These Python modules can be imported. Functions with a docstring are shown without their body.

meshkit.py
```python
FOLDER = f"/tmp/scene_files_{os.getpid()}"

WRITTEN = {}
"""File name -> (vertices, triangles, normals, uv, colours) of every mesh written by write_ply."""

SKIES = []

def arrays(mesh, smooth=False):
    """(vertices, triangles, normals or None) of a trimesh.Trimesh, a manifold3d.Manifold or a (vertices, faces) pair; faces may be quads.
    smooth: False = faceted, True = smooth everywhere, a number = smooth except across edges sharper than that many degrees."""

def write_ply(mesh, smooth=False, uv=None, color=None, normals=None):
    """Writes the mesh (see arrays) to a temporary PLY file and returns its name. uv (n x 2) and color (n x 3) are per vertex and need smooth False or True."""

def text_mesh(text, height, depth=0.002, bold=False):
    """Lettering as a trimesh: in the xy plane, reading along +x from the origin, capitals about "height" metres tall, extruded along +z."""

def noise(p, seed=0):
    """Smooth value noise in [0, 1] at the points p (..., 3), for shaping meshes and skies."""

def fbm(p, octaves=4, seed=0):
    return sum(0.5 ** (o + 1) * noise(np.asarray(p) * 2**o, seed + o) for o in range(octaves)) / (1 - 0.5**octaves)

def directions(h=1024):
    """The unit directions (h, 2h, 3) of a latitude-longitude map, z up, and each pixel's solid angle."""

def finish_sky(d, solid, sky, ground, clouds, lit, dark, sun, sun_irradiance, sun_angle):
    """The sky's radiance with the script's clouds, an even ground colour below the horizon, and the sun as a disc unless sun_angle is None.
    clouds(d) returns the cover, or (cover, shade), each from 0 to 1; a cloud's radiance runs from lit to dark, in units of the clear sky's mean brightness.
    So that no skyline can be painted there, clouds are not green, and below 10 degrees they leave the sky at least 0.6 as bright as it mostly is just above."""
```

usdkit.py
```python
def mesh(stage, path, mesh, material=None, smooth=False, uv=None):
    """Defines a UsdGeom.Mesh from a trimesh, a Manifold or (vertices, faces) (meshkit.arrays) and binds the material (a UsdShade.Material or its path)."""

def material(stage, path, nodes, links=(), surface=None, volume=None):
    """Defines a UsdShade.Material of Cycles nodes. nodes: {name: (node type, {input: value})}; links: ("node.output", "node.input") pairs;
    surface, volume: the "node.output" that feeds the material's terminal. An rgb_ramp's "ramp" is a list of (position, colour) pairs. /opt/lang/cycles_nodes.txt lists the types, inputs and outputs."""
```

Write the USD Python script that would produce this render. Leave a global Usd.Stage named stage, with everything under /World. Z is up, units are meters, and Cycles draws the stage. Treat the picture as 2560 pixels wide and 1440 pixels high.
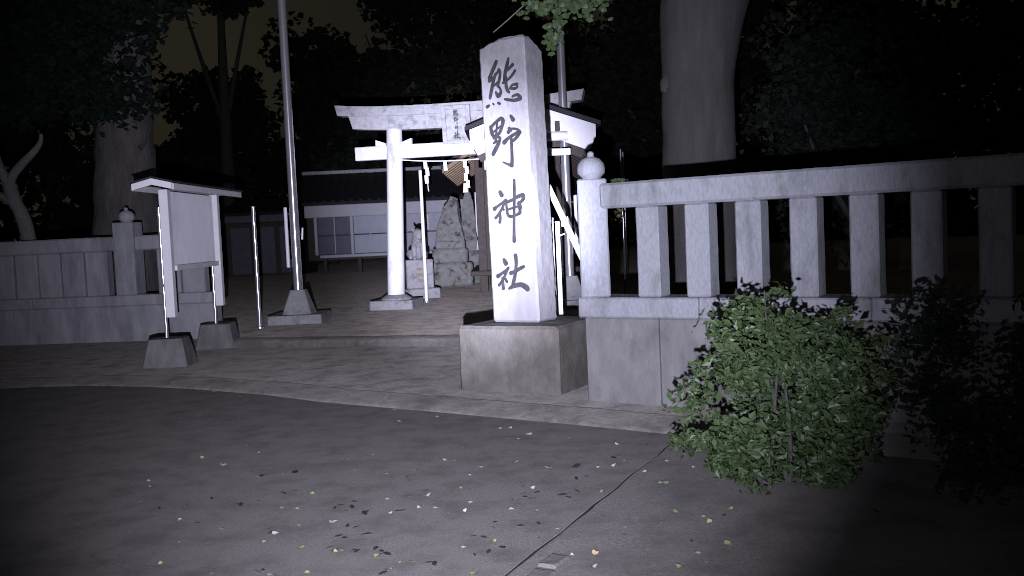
import math, random
import numpy as np, trimesh, manifold3d as m3, usdkit
from meshkit import noise, fbm
from pxr import Usd, UsdGeom, UsdLux, UsdShade, Gf, Sdf, Vt
from shapely.geometry import Polygon, Point, LineString, MultiPoint
from shapely.ops import unary_union

stage = Usd.Stage.CreateInMemory()
UsdGeom.SetStageUpAxis(stage, "Z"); UsdGeom.SetStageMetersPerUnit(stage, 1.0)
UsdGeom.Xform.Define(stage, "/World")
stage.SetDefaultPrim(stage.GetPrimAtPath("/World"))

# ------------------------------------------------------------------ camera
EYE = np.array([0, 0, 1.55]); PITCH = math.radians(3.387); ROLL = math.radians(2.6)
fw = np.array([0, math.cos(PITCH), -math.sin(PITCH)]); r0 = np.array([1., 0, 0]); u0 = np.cross(r0, fw)
cr, cu = math.cos(ROLL) * r0 - math.sin(ROLL) * u0, math.cos(ROLL) * u0 + math.sin(ROLL) * r0


def matrix(right, up, back, pos):
    return Gf.Matrix4d(*[float(x) for row in ([*right, 0], [*up, 0], [*back, 0], [*pos, 1]) for x in row])


cam = UsdGeom.Camera.Define(stage, "/World/camera")
cam.AddTransformOp().Set(matrix(cr, cu, -fw, EYE))
cam.CreateHorizontalApertureAttr(36.0); cam.CreateFocalLengthAttr(36.0 * 2450 / 2560)
cam.CreateClippingRangeAttr(Gf.Vec2f(0.05, 2000)); cam.CreateExposureAttr(0.0)

# ------------------------------------------------------------------ night sky: city glow on low cloud, the sun far below the horizon
sky = UsdLux.DomeLight.Define(stage, "/World/sky")
sky.GetPrim().SetCustomDataByKey("kind", "structure")
SKYM = usdkit.material(stage, "/World/Looks/night_sky", {
    "sky": ("sky_texture", {"sky_type": "single_scattering", "sun_disc": False, "sun_elevation": -0.12, "sun_rotation": 2.6}),
    "tc": ("texture_coordinate", {}),
    "n": ("noise_texture", {"scale": 3.0, "detail": 4.0}),
    "r": ("rgb_ramp", {"ramp": [(0.3, (0.16, 0.14, 0.10)), (0.7, (0.25, 0.22, 0.15))]}),
    "mx": ("mix_color", {"blend_type": "add", "fac": 1.0}),
    "bg": ("background_shader", {"strength": 0.065})},
    [("tc.generated", "n.vector"), ("n.fac", "r.fac"), ("r.color", "mx.a"), ("sky.color", "mx.b"), ("mx.result", "bg.color")], surface="bg.background")
UsdShade.MaterialBindingAPI.Apply(sky.GetPrim()).Bind(SKYM)

# ------------------------------------------------------------------ the hand torch that lights the photograph, held low and left of the lens: hot spot and spill
TORCH = np.array([-0.12, 0.05, 1.29])


def torch(name, aim, half, soft, power, color):
    L = UsdLux.SphereLight.Define(stage, "/World/" + name)
    d = np.array(aim) - TORCH; d /= np.linalg.norm(d)
    right = np.cross(d, [0, 0, 1.]); right /= np.linalg.norm(right)
    L.AddTransformOp().Set(matrix(right, np.cross(right, d), -d, TORCH))
    L.CreateRadiusAttr(0.018); L.CreateNormalizeAttr(True); L.CreateIntensityAttr(power); L.CreateColorAttr(Gf.Vec3f(*color))
    s = UsdLux.ShapingAPI.Apply(L.GetPrim()); s.CreateShapingConeAngleAttr(half); s.CreateShapingConeSoftnessAttr(soft)


COLD = (0.72, 0.72, 1.0)
torch("torch_hot_spot", (-0.56, 10, 1.70), 9.9, 1.0, 9600.0, COLD)
torch("torch_spill", (-0.72, 10, 1.5), 29.0, 1.0, 2300.0, (0.77, 0.76, 1.0))
torch("torch_stray_light", (-0.6, 10, 1.2), 46.0, 1.0, 60.0, (0.77, 0.76, 1.0))

# ------------------------------------------------------------------ materials
MATS = {}


def grain(name, c1, c2, scale=6, rough=0.85, bump=0.3, bscale=60, stain=None, stain_scale=1.6, stain_at=(0.5, 0.68), metallic=0.0, dist=0.01, spec=0.3, drough=0.0, stretch=1.0):
    nodes = {"tc": ("texture_coordinate", {}),
             "n": ("noise_texture", {"scale": scale, "detail": 6.0, "roughness": 0.62}),
             "r": ("rgb_ramp", {"ramp": [(0.3, c1), (0.7, c2)]}),
             "nb": ("noise_texture", {"scale": bscale, "detail": 4.0, "roughness": 0.6}),
             "b": ("bump", {"strength": bump, "distance": dist}),
             "p": ("principled_bsdf", {"roughness": rough, "metallic": metallic, "specular_ior_level": spec, "diffuse_roughness": drough}),
             "mp": ("mapping", {"scale": (1.0, 1.0, stretch)})}
    links = [("tc.object", "mp.vector"), ("mp.vector", "n.vector"), ("n.fac", "r.fac"), ("tc.object", "nb.vector"), ("nb.fac", "b.height"), ("b.normal", "p.normal")]
    out = "r.color"
    if stain is not None:
        nodes["sn"] = ("noise_texture", {"scale": stain_scale, "detail": 7.0, "roughness": 0.7})
        nodes["sr"] = ("rgb_ramp", {"ramp": [(stain_at[0], (0, 0, 0)), (stain_at[1], (1, 1, 1))]})
        nodes["sb"] = ("rgb_to_bw", {})
        nodes["mx"] = ("mix_color", {"b": stain})
        links += [("mp.vector", "sn.vector"), ("sn.fac", "sr.fac"), ("sr.color", "sb.color"), ("sb.val", "mx.fac"), (out, "mx.a")]
        out = "mx.result"
    links.append((out, "p.base_color"))
    MATS[name] = usdkit.material(stage, "/World/Looks/" + name, nodes, links, surface="p.BSDF")


grain("granite", (.165, .165, .165), (.225, .225, .225), 30, .9, .35, 90, (.115, .115, .108), 1.9, (.5, .72), stretch=.4)
grain("fence_stone", (.17, .176, .188), (.24, .247, .257), 60, .9, .45, 70, (.1, .11, .1), 3.4, (.5, .7), stretch=.35)
grain("wall_concrete", (.115, .112, .108), (.175, .171, .165), 6, .92, .5, 70, (.075, .072, .066), 2.2, (.46, .68), stretch=.45)
grain("plinth_concrete", (.092, .086, .073), (.145, .137, .121), 7, .92, .7, 40, (.078, .071, .057), 3.0, (.46, .66), stretch=.6)
grain("left_fence_stone", (.24, .24, .25), (.33, .33, .34), 9, .92, .35, 70, (.16, .16, .165), 1.6, (.48, .68), stretch=.3)
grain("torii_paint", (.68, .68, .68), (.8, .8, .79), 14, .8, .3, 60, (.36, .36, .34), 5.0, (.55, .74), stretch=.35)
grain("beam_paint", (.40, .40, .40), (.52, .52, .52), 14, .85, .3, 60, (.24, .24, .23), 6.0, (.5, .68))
grain("white_paint", (.72, .72, .74), (.8, .8, .82), 8, .6, .1, 40)
grain("board_paint", (.60, .60, .60), (.68, .68, .68), 6, .6, .1, 40)
grain("board_panel", (.36, .36, .375), (.42, .42, .435), 10, .5, .08, 40, (.3, .3, .32), 2.0, drough=1.0, stretch=.4)
grain("light_pole", (.86, .86, .88), (.92, .92, .94), 4, .5, .05, 40)
grain("steel", (.58, .58, .6), (.66, .66, .68), 8, .22, .012, 50, metallic=.72)
grain("asphalt", (.1, .093, .083), (.18, .167, .15), 70, .95, 1.0, 150, (.082, .075, .067), 3.4, (.45, .7), dist=.025, drough=1.0)
grain("pavement", (.09, .083, .074), (.155, .143, .129), 45, .95, 1.0, 130, (.068, .062, .055), 2.6, (.45, .7), dist=.022, drough=1.0)
grain("kerb_concrete", (.10, .092, .08), (.15, .139, .122), 20, .95, .8, 70, (.068, .062, .053), 2.8, (.45, .66), drough=1.0)
grain("forecourt_paving", (.17, .156, .136), (.265, .244, .214), 26, .95, .7, 60, (.115, .105, .09), 3.4, (.45, .66), dist=.016, drough=1.0)
grain("dirt", (.24, .213, .176), (.36, .32, .267), 11, .95, .7, 26, (.15, .132, .108), 3.4, (.45, .66), dist=.022, drough=1.0)
grain("soil", (.01, .009, .008), (.02, .018, .016), 10, .95, .5, 40)
grain("bark", (.074, .07, .066), (.102, .097, .092), 10, .95, .6, 30, (.063, .059, .056), 3, (.46, .7), dist=.02, stretch=.2)
grain("pale_bark", (.13, .124, .117), (.2, .19, .178), 10, .95, .6, 40, (.12, .11, .1), 3, (.5, .7), dist=.02)
grain("left_bark", (.085, .079, .074), (.135, .126, .118), 14, .95, 1.0, 30, (.06, .056, .052), 5, (.46, .66), dist=.03, stretch=.16)
grain("dark_bark", (.03, .027, .024), (.06, .054, .05), 12, .95, .6, 40)
grain("weathered_stone", (.16, .162, .14), (.25, .254, .226), 9, .95, .7, 30, (.05, .053, .04), 4.0, (.52, .64), dist=.02)
grain("old_stone", (.24, .24, .235), (.33, .33, .325), 12, .95, .5, 50, (.12, .115, .11), 4, (.52, .68), dist=.01)
grain("roof_tile", (.012, .012, .015), (.022, .022, .026), 10, .7, .2, 40)
grain("dark_wood", (.05, .04, .032), (.085, .068, .055), 10, .7, .3, 40)
grain("rafter_wood", (.2, .14, .08), (.3, .22, .13), 9, .7, .3, 40)
grain("sash_paint", (.5, .5, .52), (.58, .58, .6), 6, .7, .1, 30)
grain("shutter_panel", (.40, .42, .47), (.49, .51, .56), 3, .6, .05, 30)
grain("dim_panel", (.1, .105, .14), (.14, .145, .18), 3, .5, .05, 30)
grain("carving_ink", (.012, .012, .013), (.028, .028, .03), 20, .9, .2, 60)
grain("green_ink", (.05, .075, .065), (.08, .11, .095), 20, .9, .2, 60)
grain("paper", (.85, .85, .85), (.9, .9, .9), 6, .9, .05, 30)
grain("straw", (.5, .47, .36), (.62, .58, .45), 20, .9, .3, 80)


def leafmat(name, c1, c2, trans=0.35, rough=.5):
    MATS[name] = usdkit.material(stage, "/World/Looks/" + name, {
        "g": ("geometry", {}), "r": ("rgb_ramp", {"ramp": [(0.0, c1), (1.0, c2)]}),
        "p": ("principled_bsdf", {"roughness": rough, "specular_ior_level": .35}), "t": ("translucent_bsdf", {}), "m": ("mix_closure", {"fac": trans})},
        [("g.random_per_island", "r.fac"), ("r.color", "p.base_color"), ("r.color", "t.color"), ("p.BSDF", "m.closure1"), ("t.BSDF", "m.closure2")], surface="m.closure")


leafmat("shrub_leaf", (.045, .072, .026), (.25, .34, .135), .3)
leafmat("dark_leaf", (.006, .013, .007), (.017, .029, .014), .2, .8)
leafmat("night_leaf", (.012, .018, .008), (.04, .044, .02), .25, .8)
leafmat("ginkgo_leaf", (.08, .125, .05), (.15, .205, .09), .3)
leafmat("yellow_leaf", (.3, .25, .12), (.46, .41, .26), .15, .7)
leafmat("pale_leaf", (.42, .41, .36), (.58, .56, .5), .15, .7)
leafmat("green_leaf", (.16, .22, .1), (.3, .36, .18), .15, .7)
leafmat("wet_leaf", (.022, .02, .018), (.05, .044, .038), .05, .7)

# ------------------------------------------------------------------ builders
COUNT = {}


def numbered(parent, name):
    k = COUNT.get((parent, name), 0); COUNT[(parent, name)] = k + 1
    return f"{parent}/{name}" + (f"_{k:03d}" if k else "")


def tag(prim, label=None, cat=None, group=None, kind=None):
    p = prim.GetPrim() if hasattr(prim, "GetPrim") else prim
    for k, v in (("label", label), ("category", cat), ("group", group), ("kind", kind)):
        if v: p.SetCustomDataByKey(k, v)
    return p


def pth(p):
    return p if isinstance(p, str) else str(p.GetPrim().GetPath() if hasattr(p, "GetPrim") else p.GetPath())


def thing(name, label, cat, loc=(0, 0, 0), rz=0.0, group=None, kind=None):
    x = UsdGeom.Xform.Define(stage, numbered("/World", name))
    x.AddTranslateOp().Set(Gf.Vec3d(*map(float, loc)))
    if rz: x.AddRotateZOp().Set(float(rz))
    return tag(x, label, cat, group, kind)


def part(name, mesh, mat, parent="/World", smooth=30, label=None, kind=None):
    if isinstance(mesh, list): mesh = trimesh.util.concatenate(mesh)
    m = usdkit.mesh(stage, numbered(pth(parent), name), mesh, MATS[mat], smooth=smooth)
    return tag(m, label, kind=kind)


def structure(name, mesh, mat, smooth=False):
    return part(name, mesh, mat, "/World", smooth, kind="structure")


def rbox(x0, x1, y0, y1, z0, z1, r=0.012):
    """box with chamfered edges"""
    r = min(r, .45 * min(x1 - x0, y1 - y0, z1 - z0))
    pts = []
    for sx, X in ((1, x0), (-1, x1)):
        for sy, Y in ((1, y0), (-1, y1)):
            for sz, Z in ((1, z0), (-1, z1)):
                pts += [(X + sx * r, Y + sy * r, Z), (X + sx * r, Y, Z + sz * r), (X, Y + sy * r, Z + sz * r)]
    return trimesh.convex.convex_hull(np.array(pts))


def hull(pts):
    return trimesh.convex.convex_hull(np.array(pts, float))


def frustum(wx0, wy0, wx1, wy1, z0, z1, r=0.02):
    p = []
    for w, d, z in ((wx0, wy0, z0), (wx1, wy1, z1)):
        for sx in (-1, 1):
            for sy in (-1, 1):
                p += [(sx * (w / 2 - r), sy * d / 2, z), (sx * w / 2, sy * (d / 2 - r), z)]
    return hull(p)


def tube(path, radii, sides=20, caps=True, bump=0.0, seed=0):
    p = np.array(path, float); rad = np.broadcast_to(np.array(radii, float), (len(p),))
    t = np.gradient(p, axis=0); t /= np.linalg.norm(t, axis=1, keepdims=True)
    ref = np.where(np.abs(t[:, 2:]) < .9, [[0, 0, 1.]], [[0, 1., 0]])
    if np.mean(np.abs(t[:, 2])) > .6: ref = np.broadcast_to([[0, 1., 0]], t.shape)
    a = np.cross(t, ref); a /= np.linalg.norm(a, axis=1, keepdims=True); b = np.cross(t, a)
    ang = np.arange(sides) * 2 * np.pi / sides
    dirs = np.cos(ang)[None, :, None] * a[:, None] + np.sin(ang)[None, :, None] * b[:, None]
    R = np.repeat(rad[:, None], sides, 1)
    if bump:
        q = p[:, None] + dirs * rad[:, None, None]
        R = R * (1 + bump * (2 * fbm(q * 2.2, 4, seed) - 1) + .35 * bump * (2 * noise(q * np.array([14, 14, 3.]), seed + 9) - 1))
    v = (p[:, None] + dirs * R[..., None]).reshape(-1, 3)
    i, j = np.meshgrid(np.arange(len(p) - 1), np.arange(sides), indexing="ij")
    A, B, C, D = i * sides + j, i * sides + (j + 1) % sides, (i + 1) * sides + (j + 1) % sides, (i + 1) * sides + j
    f = np.vstack([np.stack([A, B, C], -1).reshape(-1, 3), np.stack([A, C, D], -1).reshape(-1, 3)])
    if caps:
        n = len(v); v = np.vstack([v, p[0], p[-1]])
        k = np.arange(sides); k2 = (k + 1) % sides; o = (len(p) - 1) * sides
        f = np.vstack([f, np.stack([k2, k, np.full(sides, n)], 1), np.stack([o + k, o + k2, np.full(sides, n + 1)], 1)])
    m = trimesh.Trimesh(v, f, process=False); m.fix_normals() if False else None
    return m


def rod(a, b, r0_, r1_=None, sides=16):
    a, b = np.array(a, float), np.array(b, float)
    n = max(2, 2)
    return tube([a, (a + b) / 2, b], [r0_, (r0_ + (r1_ or r0_)) / 2, r1_ or r0_], sides)


def lathe(profile, sides=32):
    return trimesh.creation.revolve(np.array(profile, float), sections=sides)


def extr(poly, z0, z1):
    out = []
    for g in getattr(poly, "geoms", [poly]):
        if g.area < 1e-9: continue
        m = trimesh.creation.extrude_polygon(g, z1 - z0, engine="earcut"); m.apply_translation([0, 0, z0]); out.append(m)
    return trimesh.util.concatenate(out)


def upright(m):
    """a mesh drawn in x,y (y = up, extruded along z) stood up so that it faces -y"""
    m = m.copy(); v = m.vertices
    m.vertices = np.stack([v[:, 0], -v[:, 2], v[:, 1]], 1)
    return m


def rough(m, amp, scale, edge, seed=0, keep=None):
    """fine triangulation and noise, for worn stone"""
    v, f = trimesh.remesh.subdivide_to_size(m.vertices, m.faces, edge, max_iter=12)
    m = trimesh.Trimesh(v, f, process=True); m.merge_vertices()
    n = m.vertex_normals
    d = (2 * fbm(m.vertices * scale, 4, seed) - 1)[:, None] * amp
    m.vertices = m.vertices + n * d
    return m


def leaves(points, size, seed, normal_up=0.3, droop=0.0, shape=0.45):
    """leaf-shaped pairs of triangles, folded along the midrib"""
    g = np.random.default_rng(seed); P = np.asarray(points, float); n = len(P)
    s = (size * g.uniform(.6, 1.35, n))[:, None]
    ax = g.normal(size=(n, 3)); ax[:, 2] = ax[:, 2] * .6 - droop; ax /= np.linalg.norm(ax, axis=1, keepdims=True)
    nr = g.normal(size=(n, 3)); nr[:, 2] += normal_up; nr -= (nr * ax).sum(1, keepdims=True) * ax; nr /= np.linalg.norm(nr, axis=1, keepdims=True)
    sd = np.cross(ax, nr); w = s * shape
    tip, base = P + ax * s * .5, P - ax * s * .5
    l, r = P + sd * w + nr * w * .35 - ax * s * .05, P - sd * w + nr * w * .35 - ax * s * .05
    v = np.stack([base, l, tip, r], 1).reshape(-1, 3); o = np.arange(n)[:, None] * 4
    f = np.concatenate([o + [0, 1, 2], o + [0, 2, 3]], 0)
    return trimesh.Trimesh(v, f, process=False)


def cloud(blobs, n, seed, shell=.5):
    """points in a union of ellipsoids (x,y,z,rx,ry,rz), thinned into clumps"""
    g = np.random.default_rng(seed); B = np.array(blobs, float)
    w = (B[:, 3] * B[:, 4] * B[:, 5]) ** .75; k = g.choice(len(B), n * 2, p=w / w.sum())
    d = g.normal(size=(n * 2, 3)); d /= np.linalg.norm(d, axis=1, keepdims=True)
    P = B[k, :3] + d * g.uniform(0, 1, (n * 2, 1)) ** (1 - shell * .7) * B[k, 3:]
    rr = B[:, 3:].mean(); c = fbm(P * (2.2 / rr), 3, seed)
    P = P[c > .44]
    return P[:n]


def blobs_in(c, r, n, seed, rs=.42):
    g = np.random.default_rng(seed); out = []
    for _ in range(n):
        d = g.normal(size=3); d /= np.linalg.norm(d); q = np.array(c) + d * np.array(r) * g.uniform(.25, .9)
        k = rs * g.uniform(.65, 1.3); out.append((*q, r[0] * k, r[1] * k, r[2] * k * .75))
    return out


# ------------------------------------------------------------------ ground, road, kerbs
def sheet(poly, z, thick, name, mat):
    return structure(name, extr(poly, z - thick, z), mat)


KERB = np.array([(-30, 8.5), (-10, 10.8), (-7, 11.1), (-6.2, 11.17), (-5.5, 11.17), (-5.0, 11.1), (-4.6, 10.98), (-4.1, 10.79), (-3.47, 10.46), (-2.51, 9.81), (-1.87, 9.25), (-.4, 8.23), (.41, 7.65), (1.15, 7.08), (4.5, 4.55), (14, -2.4)])
kl = LineString(KERB)
kback = kl.parallel_offset(.38, "left")
kb = np.array(kback.coords)
if kb[0][0] > kb[-1][0]: kb = kb[::-1]
g0 = np.random.default_rng(3)
structure("ground", extr(Polygon([(-400, -60), (400, -60), (400, 600), (-400, 600)]), -.2, -.06), "soil")
# crack between the asphalt and the strip at the right
ct = np.linspace(0, 1, 60); ca = np.array([-.62, 3.2]); cb = np.array([1.2, 7.09])
cd = (cb - ca) / np.linalg.norm(cb - ca); cn = np.array([cd[1], -cd[0]])
cmid = ca + ct[:, None] * (cb - ca)
wob = .014 * (2 * fbm(np.stack([ct * 14, ct * 0, ct * 0], 1), 4, 5) - 1)
gapw = .005 + .012 * fbm(np.stack([ct * 11, ct * 0 + 4, ct * 0], 1), 4, 8)
gapw[-1] = .004
cl = cmid + cn * (wob - gapw)[:, None]; crr = cmid + cn * (wob + gapw)[:, None]
front = KERB.copy(); ik = [i for i in range(len(KERB)) if KERB[i][0] < 1.15]
road = Polygon([*[tuple(KERB[i]) for i in ik], *[tuple(p) for p in cl[::-1]], (-3.5, -3), (-30, -3)]).buffer(0)
sheet(road, 0.0, .05, "road", "asphalt")
pave = Polygon([*[tuple(p) for p in crr[::-1]], (-3.4, -3), (14, -3), *[tuple(p) for p in KERB[::-1] if p[0] > 1.0 and p[0] < 13.9]]).buffer(0)
structure("crack", extr(Polygon([*[tuple(p) for p in cl], *[tuple(p) for p in crr[::-1]]]).buffer(.0015), -.05, -.006), "soil")
sheet(pave, 0.002, .05, "pavement", "pavement")
STEP = [(-4.62, 14.15), (-.7, 12.95), (1.6, 12.25), (3.2, 11.75)]
fore = Polygon([*[tuple(p) for p in kb], (14, 6), (3.2, 11.7), *STEP[::-1], (-4.62, 16), (-30, 16)]).buffer(0)
fore = fore.difference(Polygon([*[tuple(p) for p in KERB], *[tuple(p) for p in kb[::-1]]]).buffer(.004))
sheet(fore, 0.045, .1, "forecourt", "forecourt_paving")
court = Polygon([(-4.55, 14.55), (-.7, 13.35), (1.6, 12.65), (3.2, 12.1), (30, 8), (300, 8), (300, 500), (-300, 500), (-300, 16.02), (-4.55, 16.02)])
# the earth of the court: a fine sheet with shallow dents near the path, a plain one beyond
sheet(court, .13, .15, "shrine_court", "dirt")

# the low worn concrete kerb along the road, and the edging of the step up to the court: no joints show in either
def strip(line, prof, seed, amp, name, mat, a0, a1, step=.08):
    ss = np.arange(a0, a1, step); P = np.array([line.interpolate(q).coords[0] for q in ss])
    T = np.gradient(P, axis=0); T /= np.linalg.norm(T, axis=1, keepdims=True); N = np.stack([-T[:, 1], T[:, 0]], 1)
    k = len(prof); v = []
    for p_, n_ in zip(P, N):
        for (o, z) in prof: v.append((*(p_ + n_ * o), z))
    v = np.array(v); d = 2 * fbm(v * [5, 5, 9.], 4, seed) - 1; top = np.tile([z > 0 for _, z in prof], len(P))
    v[:, 2] += np.where(top, d * amp, 0); v[:, :2] += (np.repeat(N, k, 0) * (np.where(top, 1, .0) * (2 * fbm(v * 7 + 9, 3, seed + 1) - 1) * amp * 2.2)[:, None])
    f = []
    for i in range(len(P) - 1):
        for q in range(k - 1):
            a, b, c, e = i * k + q, i * k + q + 1, (i + 1) * k + q + 1, (i + 1) * k + q
            f += [[a, e, c], [a, c, b]]
    return structure(name, trimesh.Trimesh(v, f, process=False), mat, 50)


strip(kl, [(.003, -.06), (.003, .006), (.03, .02), (.2, .04), (.36, .058), (.375, .06), (.378, -.06)], 5, .006, "kerb", "kerb_concrete", kl.project(Point(-9, 10.9)), kl.project(Point(4.4, 4.6)))
sl = LineString(STEP)
strip(sl, [(.0, -.02), (.004, .1), (.04, .135), (.16, .146), (.3, .15), (.36, .148), (.365, -.02)], 15, .009, "step_edge", "kerb_concrete", .0, sl.length)

# two pale paving stones beside the crack
for (x, y, w, h, rz, lab) in ((.045, 4.47, .16, .1, 60, "farther of two pale flat stones beside the crack in the road"), (-.03, 4.27, .17, .11, 66, "nearer of two pale flat stones beside the crack, at the bottom edge")):
    t = part("paving_stone", rough(rbox(-w / 2, w / 2, -h / 2, h / 2, -.03, .016, .01), .004, 14, .03, 3), "plinth_concrete", "/World", 40)
    UsdGeom.Xformable(t).AddTranslateOp().Set(Gf.Vec3d(x + .09, y, 0)); UsdGeom.Xformable(t).AddRotateZOp().Set(rz)
    tag(t, lab, "stone")


# ------------------------------------------------------------------ brush lettering (traced strokes: x, y, width)
def brush(strokes):
    """strokes: lists of (x, y, width) in a frame with y down"""
    out = []
    for st_ in strokes:
        pts = np.array(st_, float)
        if len(pts) > 2:  # smooth
            tt = np.arange(len(pts)); t2 = np.linspace(0, len(pts) - 1, (len(pts) - 1) * 5 + 1)
            from scipy.interpolate import PchipInterpolator
            pts = PchipInterpolator(tt, pts)(t2)
        discs = [Point(p[0], p[1]).buffer(p[2] * .74, 6) for p in pts]
        for a, b in zip(discs[:-1], discs[1:]):
            out.append(unary_union([a, b]).convex_hull)
        if len(discs) == 1: out.append(discs[0])
    return unary_union(out).buffer(0.5).buffer(-.5).simplify(.4)


KUMA = [[(348, 330, 20), (330, 372, 24), (305, 425, 22), (286, 468, 26)], [(286, 492, 24), (318, 470, 16), (350, 440, 14), (372, 405, 18)], [(342, 440, 18), (322, 500, 20), (305, 570, 22), (290, 645, 18)],
        [(372, 408, 18), (385, 432, 18), (378, 490, 18), (362, 545, 18)], [(330, 540, 14), (362, 515, 14)], [(362, 545, 18), (385, 575, 14), (392, 600, 18), (370, 635, 26), (345, 600, 12)],
        [(462, 318, 14), (448, 380, 22), (432, 440, 22), (425, 505, 18)], [(500, 378, 20), (470, 405, 18), (440, 430, 12)], [(522, 432, 16), (495, 470, 16), (455, 505, 14), (412, 525, 16)],
        [(440, 480, 18), (440, 540, 20), (452, 590, 22), (470, 615, 14)], [(540, 552, 20), (505, 552, 14), (480, 580, 16), (520, 588, 16), (545, 575, 12)],
        [(430, 672, 14), (470, 682, 18), (520, 690, 20), (570, 680, 26)], [(500, 655, 14), (540, 645, 18), (572, 668, 20)],
        [(262, 722, 20), (280, 712, 14)], [(318, 700, 12), (326, 708, 10)], [(366, 698, 14), (380, 706, 16)]]
NO = [[(296, 905, 22), (305, 960, 22), (322, 990, 16)], [(300, 905, 20), (345, 865, 18), (392, 838, 22), (412, 862, 24), (398, 920, 20), (368, 975, 18), (318, 990, 16)], [(318, 955, 12), (360, 925, 12), (392, 905, 12)],
      [(356, 872, 12), (350, 940, 14), (344, 1010, 16), (338, 1040, 12)], [(322, 1008, 14), (360, 1000, 16), (384, 1012, 16), (372, 1050, 22), (345, 1100, 26), (318, 1148, 24)], [(325, 1050, 14), (352, 1040, 14), (378, 1035, 12)],
      [(484, 825, 18), (505, 858, 26)], [(462, 965, 22), (500, 938, 14), (545, 948, 14), (568, 975, 22)], [(470, 935, 22), (488, 955, 12)], [(424, 1052, 28), (460, 1020, 20), (515, 990, 18), (562, 968, 20)],
      [(566, 975, 22), (545, 1010, 20), (505, 1045, 18)], [(488, 1010, 16), (492, 1090, 18), (496, 1180, 20), (494, 1262, 24)], [(496, 1264, 22), (455, 1248, 14), (410, 1226, 8)]]
KAMI = [[(382, 125, 22), (398, 152, 28)], [(330, 272, 26), (362, 250, 16), (405, 222, 16), (438, 198, 16)], [(432, 200, 16), (408, 260, 16), (375, 315, 16), (340, 356, 18)], [(380, 300, 12), (384, 350, 18), (380, 395, 20)], [(405, 270, 12), (418, 285, 14)],
        [(440, 215, 16), (446, 275, 16), (458, 335, 18), (490, 350, 18)], [(446, 218, 18), (500, 200, 18), (555, 172, 22), (596, 162, 24), (602, 188, 22), (572, 230, 16)], [(552, 232, 14), (566, 285, 16), (572, 315, 20), (540, 335, 16), (490, 350, 16)],
        [(462, 285, 13), (505, 272, 13), (548, 262, 13)], [(516, 28, 18), (517, 150, 20), (516, 300, 17), (515, 450, 18), (516, 568, 24)], [(562, 222, 14), (578, 270, 14), (560, 318, 14)]]
YASHIRO = [[(420, 738, 22), (436, 768, 30)], [(362, 884, 26), (395, 862, 18), (432, 838, 18), (460, 812, 18)], [(456, 815, 18), (432, 870, 16), (402, 925, 16), (372, 966, 18)], [(402, 900, 12), (410, 950, 18), (412, 995, 22)], [(432, 910, 18), (446, 934, 18)],
           [(528, 700, 26), (535, 760, 22), (528, 850, 20), (512, 930, 24), (500, 975, 16)], [(485, 858, 24), (530, 840, 20), (575, 815, 22), (606, 800, 18)], [(470, 996, 16), (520, 972, 26), (575, 962, 28), (620, 980, 32), (640, 1000, 30)]]

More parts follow.
